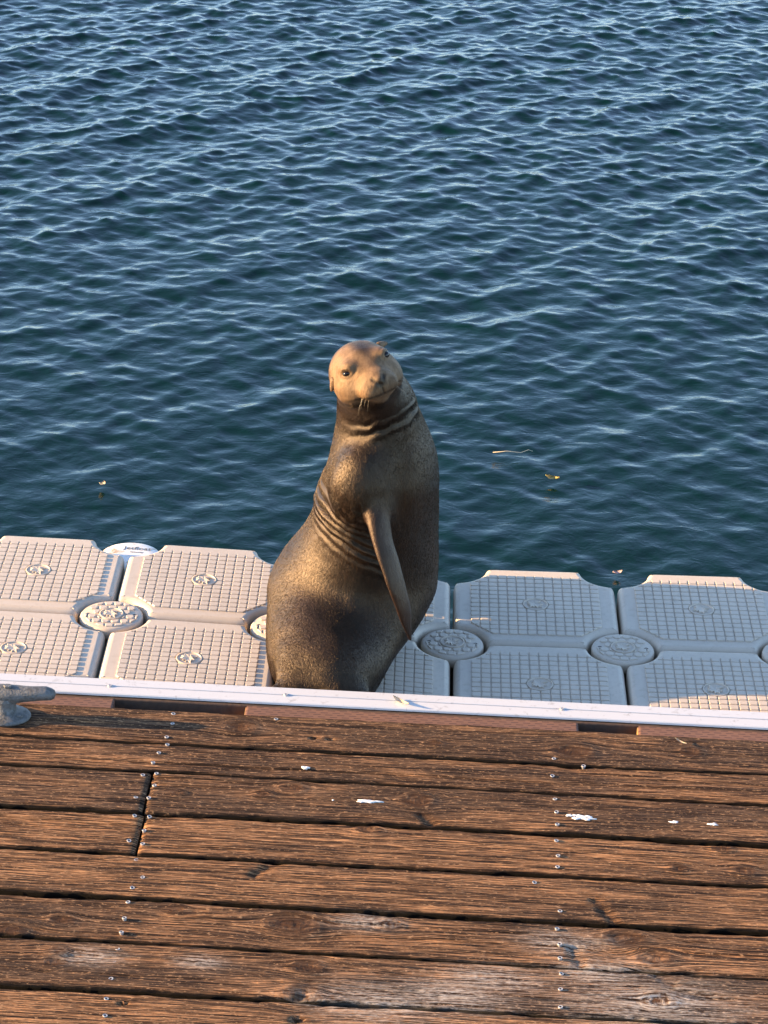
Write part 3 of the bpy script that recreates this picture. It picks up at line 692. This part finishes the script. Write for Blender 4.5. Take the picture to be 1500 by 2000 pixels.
def sl_mesh(st=.0042):
    xs = np.arange(-.76, .03, st); ys = np.arange(-.56, .50, st); zs = np.arange(-.03, 1.03, st)
    X, Y, Z = xs[:, None, None].astype(np.float32), ys[None, :, None].astype(np.float32), zs[None, None, :].astype(np.float32)
    f = np.empty((len(xs), len(ys), len(zs)), np.float32)
    f[:] = sl_field(X, Y, Z)
    for D, k in ((FLIP, .022), (FAR, .05), (HIND1, .04), (HIND2, .04)):
        p = np.array(D['pts']); lo = p.min(0) - .13; hi = p.max(0) + .13
        a = [slice(max(0, int((lo[i] - g[0])/st)), max(1, int((hi[i] - g[0])/st))) for i, g in enumerate((xs, ys, zs))]
        b = blade((X[a[0]], Y[:, a[1]], Z[:, :, a[2]]), **D)
        f[a[0], a[1], a[2]] = smin(f[a[0], a[1], a[2]], b, k)
    f = np.maximum(f, -(Z + .0))           # it sits: flat where it rests on the floats
    return surface_nets(f, xs, ys, zs)
# ---------------------------------------------------------------- build the sea lion
SLZ = FT + .015
def build_sea_lion():
    root = empty('sea_lion', (0, 0, SLZ))
    tag(root, 'brown sea lion sitting upright on the float cubes, head turned back to look', 'sea lion')
    V, F = sl_mesh()
    me = mesh_np('sea_lion_body', V, F); nrm = np.empty(len(V)*3, np.float32); me.vertex_normals.foreach_get('vector', nrm); nrm = nrm.reshape(-1, 3)
    x, y, z = V.T; sm = lambda a, lo, hi: (lambda t: t*t*(3 - 2*t))(np.clip((a - lo)/(hi - lo), 0, 1))
    d = np.zeros(len(V)); near = sm(-nrm[:, 1], -.1, .35)
    wob = vnoise(x*14 + 3, z*9)*.35 + vnoise(x*45, z*30)*.12
    fb = blade((x, y, z), **FLIP); offl = sm(fb, .004, .030)
    # skin folds where the flank bends under the flipper
    s = z - (.445 - .50*(x + .33)) ; env = np.exp(-(s/.055)**2)*sm(x, -.455, -.37)*(1 - sm(x, -.215, -.19))*near*offl
    ridge = np.cos(2*np.pi*(s/.029 + wob)); fold = np.sign(ridge)*np.abs(ridge)**.7
    d += .0105*env*fold*(.75 + .5*vnoise(x*11, s*40))
    d -= .011*np.exp(-((x + .168)/.026)**2 - ((z - .60)/.12)**2)*near*offl   # hollow between shoulder and chest
    # throat folds
    s2 = z - (.752 + 1.2*(x + .28)**2 + .16*(x + .25)); env2 = np.exp(-(s2/.030)**2)*sm(x, -.35, -.27)*near
    ridge2 = np.cos(2*np.pi*(s2/.040 + wob*1.9)); d += (.0034 - .0016*sm(x, -.26, -.20))*env2*np.sign(ridge2)*np.abs(ridge2)**.7*(.7 + .6*vnoise(x*17 + 4, z*12))
    # tufts of damp fur between the folds, soft unevenness everywhere
    body = z < .80
    d += .0022*near*np.exp(-((z - .50)/.13)**2)*fbm(x*60, z*38, 2)*(x < -.25)
    d += .0030*fbm(x*9 + 5, z*9 + y*6, 3)*body + .0014*fbm(x*28 + y*20, z*22, 2)*body
    rel = V - HC; hm = rel@HM; he = rel@HE; hu = rel@HU
    head = (np.linalg.norm(rel, axis=1) < .20) & (hm > -.06)
    # eyes: find the skin along a ray, dent a socket and raise the lids
    eyes = []
    for sgn, t in ((-1, (.080, -.055, .026)), (1, (.080, .055, .028))):
        dr = _n(t[0]*HM + t[1]*HE + t[2]*HU); al = rel@dr; off = np.linalg.norm(rel - al[:, None]*dr, axis=1)
        i = np.argmin(np.where(al > 0, off, 9)); P = V[i]; eyes.append((sgn, P, dr))
        e_ = (V - P)@HE; u_ = (V - P)@HU; m_ = (V - P)@HM; q = np.sqrt((e_/1.35)**2 + (u_/.85)**2 + (m_/1.35)**2)
        d += -.0025*np.exp(-(q/.009)**2) + .0030*np.exp(-((q - .0135)/.0045)**2) + .0012*np.exp(-((q - .027)/.005)**2)
    # nostrils, mouth line, whisker rows
    for sgn in (-1, 1):
        pass
    nose = np.where(head, .7*sm(hm, .133, .141)*sm(hu, -.038, -.030)*(1 - sm(np.abs(he), .014, .020))*(1 - sm(hu, -.014, -.006)), 0)
    for sgn in (-1, 1):
        a_, b_ = np.array([sgn*.0165, -.010]), np.array([sgn*.0040, -.030]); ab = b_ - a_; t = np.clip(((he - a_[0])*ab[0] + (hu - a_[1])*ab[1])/(ab@ab), 0, 1)
        q = np.hypot(he - a_[0] - t*ab[0], hu - a_[1] - t*ab[1]); sl = np.exp(-(q/.0055)**4)*(hm > .125)*head; nose = np.maximum(nose, sl); d -= .003*sl
    mid = np.exp(-(he/.0028)**2)*sm(hm, .125, .14)*(hu < -.026)*(hu > -.056); d -= .003*mid*head
    nose = np.maximum(nose, .8*mid*head)
    rows = (hm > .095)*(np.abs(he) > .012)*(hu < -.02)*(hu > -.058); d += .0009*rows*np.cos(he*900)*np.cos((hu + .1*hm)*750)
    lid = 0*x
    for sgn, P, dr in eyes: lid = np.maximum(lid, np.exp(-(np.linalg.norm(V - P, axis=1)/.0125)**4))
    V2 = V + nrm*d[:, None]; V2[:, 2] = np.maximum(V2[:, 2], 0)
    me.vertices.foreach_set('co', V2.astype(np.float32).ravel()); me.update()
    jl = hu - (-.0505 - .10*(hm - .1)); mouth = np.where(head & (hm > .05), np.exp(-(jl/.0035)**2)*sm(hm, .05, .08), 0)
    tan = np.where(head, sm(hm, -.045, .02)*sm(hu + .25*hm - .25*np.abs(he), -.068, -.040), 0); tan *= .80 + .2*vnoise(x*40, z*40)
    crown = np.exp(-((he - .012)/.022)**2 - ((hu - .072)/.022)**2)*head; tan = np.clip(tan*(1 - .65*crown), 0, 1)
    arm = 1 - sm(fb, -.002, .012)
    flr = .0*np.exp(-((x + .232)/.03)**2 - ((z - .50)/.07)**2)*near*.55
    thr = np.exp(-((x + .215)/.095)**2 - ((z - .785)/.065)**2)*near*(hu < -.055)  # shadow of the head painted onto the neck below the jaw
    mark_shade = np.clip(mouth*1.1 + .9*thr + .85*crown + .8*np.clip(env2, 0, 1)*(z < .86)*(~head | (hu < -.07)) + .35*env, 0, 1)  # dark mouth and crown marks; throat shade painted in, fold belts darkened
    mark_shade = np.maximum(mark_shade, .45*np.exp(-((x + .25)/.10)**2 - ((z - .30)/.13)**2)*near)  # darker tone low on the near side of the body
    mark_shade = np.maximum(mark_shade, .8*lid); attr(me, 'tan', np.maximum(tan, flr)); attr(me, 'nose', nose); attr(me, 'mark_shade', mark_shade); attr(me, 'arm', arm)
    obj('body', me, M['fur'], root)
    # short guard hairs lying down the body
    ar = np.linalg.norm(np.cross(V2[F[:, 1]] - V2[F[:, 0]], V2[F[:, 3]] - V2[F[:, 0]]), axis=1)
    fc = V2[F].mean(1); seen = (nrm[F].mean(1)@np.array([0, -.93, .37]) > -.35) & (fc[:, 2] > .02)
    pr = ar*seen*(1 - arm[F].mean(1))*(nose[F].mean(1) < .12)*(1 - lid[F].mean(1)); pr = pr*(.25 + 1.0*np.exp(-((fc[:, 2] - .50)/.09)**2)*(fc[:, 0] < -.22) + .9*np.exp(-((fc[:, 2] - .77)/.06)**2) + .7*np.exp(-((fc[:, 0] + .47)/.09)**2 - ((fc[:, 2] - .08)/.10)**2)); pr /= pr.sum()
    g = np.random.default_rng(2); NH = 70000; fi = g.choice(len(F), NH, p=pr); a, b = g.random((2, NH))
    q = F[fi]; bl_ = lambda A: (A[q[:, 0]].T*(1-a)*(1-b) + A[q[:, 1]].T*a*(1-b) + A[q[:, 2]].T*a*b + A[q[:, 3]].T*(1-a)*b).T
    root_p = bl_(V2); n_ = bl_(nrm); n_ /= np.linalg.norm(n_, axis=1)[:, None]; ht = bl_(tan); hw = bl_(mark_shade)
    back = root_p - hp(.16, 0, -.02); inhead = sm(np.linalg.norm(root_p - HC, axis=1), .19, .11)
    lay = (1 - inhead)[:, None]*np.array([.10, -.05, -1.0]) + inhead[:, None]*back/np.linalg.norm(back, axis=1)[:, None]
    cl_ = np.stack([vnoise(root_p[:, 0]*70, root_p[:, 2]*45 + k*31) for k in range(3)], 1); lay = lay + .13*cl_ + .10*g.standard_normal((NH, 3))
    lay -= n_*(lay*n_).sum(1)[:, None]; lay /= np.linalg.norm(lay, axis=1)[:, None]
    L = (.0052 + .003*g.random(NH))*(1 - .5*ht)*(1 + .8*np.exp(-((root_p[:, 2] - .52)/.10)**2)*(root_p[:, 0] < -.27)); up = .05 + .07*g.random(NH) + .25*np.exp(-((root_p[:, 2] - .52)/.10)**2)*(cl_[:, 0] > .3)*(root_p[:, 0] < -.27)
    pts = np.stack([root_p - n_*.0006, root_p + (lay*.55 + n_*(up*.6)[:, None])*L[:, None], root_p + (lay + n_*(up*.75)[:, None])*L[:, None]], 1)
    hcv = bpy.data.hair_curves.new('guard_hair'); hcv.add_curves([3]*NH)
    hcv.attributes['position'].data.foreach_set('vector', pts.astype(np.float32).ravel())
    ra = hcv.attributes.get('radius') or hcv.attributes.new('radius', 'FLOAT', 'POINT')
    ra.data.foreach_set('value', np.tile(np.array([.00028, .00025, .00007], np.float32), NH))
    for nm, val in (('tan', ht), ('mark_shade', hw), ('shade', g.random(NH))):
        hcv.attributes.new(nm, 'FLOAT', 'CURVE').data.foreach_set('value', val.astype(np.float32))
    hcv.materials.append(M['hair']); ho = bpy.data.objects.new('guard_hair', hcv); link(ho, root); ho['kind'] = 'stuff'
    for sgn, P, dr in eyes:
        bm = bmesh.new(); bmesh.ops.create_uvsphere(bm, u_segments=20, v_segments=14, radius=.0128)
        e = bm_obj('eye', bm, M['eye'], root, True); e.location = P - dr*.0086; e.rotation_euler = Matrix((HE, HU, HM)).transposed().to_euler(); e.scale = (1.1, .62 if sgn < 0 else .85, 1.0)
    for sgn in (-1, 1):
        bm = bmesh.new(); rg = []
        b0 = hp(.022, -.080, .016) if sgn < 0 else hp(-.008, .070, .046)
        ax1 = _n(-.55*HE - .55*HU - .35*HM) if sgn < 0 else _n(.85*HE + .15*HU - .35*HM); ax2 = _n(np.cross(ax1, HU)); ax3 = np.cross(ax1, ax2)
        for t, w, th in ((0, .011, .008), (.25, .0115, .0075), (.5, .0095, .006), (.75, .007, .0045), (.95, .004, .003), (1.0, .0012, .001)):
            c = b0 + ax1*(.032 if sgn < 0 else .036)*t - HU*.008*t*t
            rg.append([tuple(c + ax2*th*math.cos(2*math.pi*k/12) + ax3*w*math.sin(2*math.pi*k/12)) for k in range(12)])
        loft(bm, rg); er = bm_obj('ear', bm, M['fur'], root, True); attr(er.data, 'tan', np.full(len(er.data.vertices), .75))
    rr = random.Random(3)
    for sgn in (-1, 1):
        for k in range(6):
            e0 = sgn*(.026 + .016*(k % 3)/2); b0 = hp(.118 - .006*(k % 3), e0, -.034 - .007*(k//3))
            out = _n(sgn*(.55 + .55*rr.random())*HE - (.15 + .65*rr.random())*HU + .15*HM); L = .030 + .022*rr.random()
            pts = [b0 + out*L*t - HU*.016*t*t - HM*.012*t*t for t in np.linspace(0, 1, 7)]
            bm = bmesh.new(); tube(bm, [tuple(p) for p in pts], [.00036*(1 - .75*t) + .00012 for t in np.linspace(0, 1, 7)], 5); bm_obj('whisker', bm, M['whisker'], root, True)
build_sea_lion()

# ---------------------------------------------------------------- small things lying about
def dock_pt(x, y, z=0): return (x*math.cos(DYAW) - y*math.sin(DYAW), x*math.sin(DYAW) + y*math.cos(DYAW), DZ + z)
def blob(bm, cx, cy, rx, ry, h, seed, n=26):
    r = random.Random(seed); ph = [r.uniform(0, 6.28) for _ in range(5)]
    rad = [1 + .22*math.sin(3*a + ph[0]) + .16*math.sin(5*a + ph[1]) + .13*math.sin(9*a + ph[2]) for a in (2*math.pi*i/n for i in range(n))]
    f = lambda k, z: [(cx + rx*k*rad[i]*math.cos(2*math.pi*i/n), cy + ry*k*rad[i]*math.sin(2*math.pi*i/n), z) for i in range(n)]
    loft(bm, [f(1, -.003), f(1, h*.45), f(.85, h*.9), f(.4, h)])
DROPS = [(.338, -1.153, .078, .021, 'large ragged white bird dropping beside the middle screw row'), (-.200, -1.130, .064, .012, 'long white bird dropping on the plank behind the biggest splits'),
         (-.365, -.978, .026, .010, 'small white bird dropping on the second plank from the rail'), (.581, -1.153, .034, .011, 'small oval white bird dropping next to the large ragged one'),
         (.678, -1.153, .034, .012, 'broken white bird dropping farthest from the screw rows'), (-.285, -1.133, .010, .007, 'tiny white speck of bird dropping beside the long one')]
for i, (x, y, w, hh, lab) in enumerate(DROPS):
    bm = bmesh.new(); rr = random.Random(i + 70)
    for q in range(9 if w > .05 else 5 if w > .02 else 1):
        u = rr.uniform(-.42, .42) if q else 0; blob(bm, u*w, rr.uniform(-.38, .38)*hh*(1 - abs(u)), w*rr.uniform(.10, .24)*(1.6 if w < .02 else 1), hh*rr.uniform(.14, .30)*(2 if w < .02 else 1), .0020, i*9 + q + 40, 18)
    o = bm_obj('bird_dropping', bm, M['dropping'], None, True); o.location = dock_pt(x, y, .0012); o.rotation_euler = (0, 0, DYAW); tag(o, lab, 'dropping', 'white bird droppings on the planks')
def leaf(name, mat, loc, L, W, rz, curl, label, cat):
    bm = bmesh.new(); n = 8; rows = []
    for i in range(n + 1):
        t = i/n; w = W*math.sin(math.pi*t**.85)*.5 + .0006; xx = L*(t - .5)
        rows.append([bm.verts.new((xx, s*w, curl*(4*(t - .5)**2) + abs(s)*curl*.6)) for s in (-1, 0, 1)])
    for a, b in zip(rows, rows[1:]):
        for k in (0, 1): bm.faces.new((a[k], a[k+1], b[k+1], b[k]))
    r = bmesh.ops.solidify(bm, geom=list(bm.faces), thickness=.0009)
    o = bm_obj(name, bm, mat, None, True); o.location = loc; o.rotation_euler = (0, 0, rz); return tag(o, label, cat)
leaf('fallen_leaf', M['leaf'], (.376, 1.687, .022), .052, .030, -.35, .008, 'small yellow leaf floating on the dark water', 'leaf')
leaf('petal', M['petal'], (.561, .966, .015), .036, .022, .4, .006, 'pale pink petal floating just off the shaded float cubes', 'petal')
leaf('floating_scrap', M['foam'], (-1.194, 1.493, .022), .026, .022, .9, .008, 'small cream scrap floating off the sunlit float cubes', 'scrap')
leaf('dry_leaf', M['foam'], dock_pt(-.132, -.6175, .0075), .060, .016, -.75, .006, 'curled dry pale leaf lying on the white rail', 'leaf')
leaf('wood_sliver', M['foam'], dock_pt(.615, -.757, .008), .040, .005, -.8, .004, 'pale sliver lying on the first plank near the spacer gap', 'sliver')
bm = bmesh.new(); tube(bm, [(-.07, 0, .004), (-.02, .006, .008), (.03, .002, .006), (.06, .024, .009), (.075, .02, .006)], [.0016, .0018, .0016, .0013, .0008]); tw = bm_obj('floating_twig', bm, M['twig'], None, True)
tw.location = (.24, 1.903, .016); tag(tw, 'thin pale twig floating beyond the yellow leaf', 'twig')
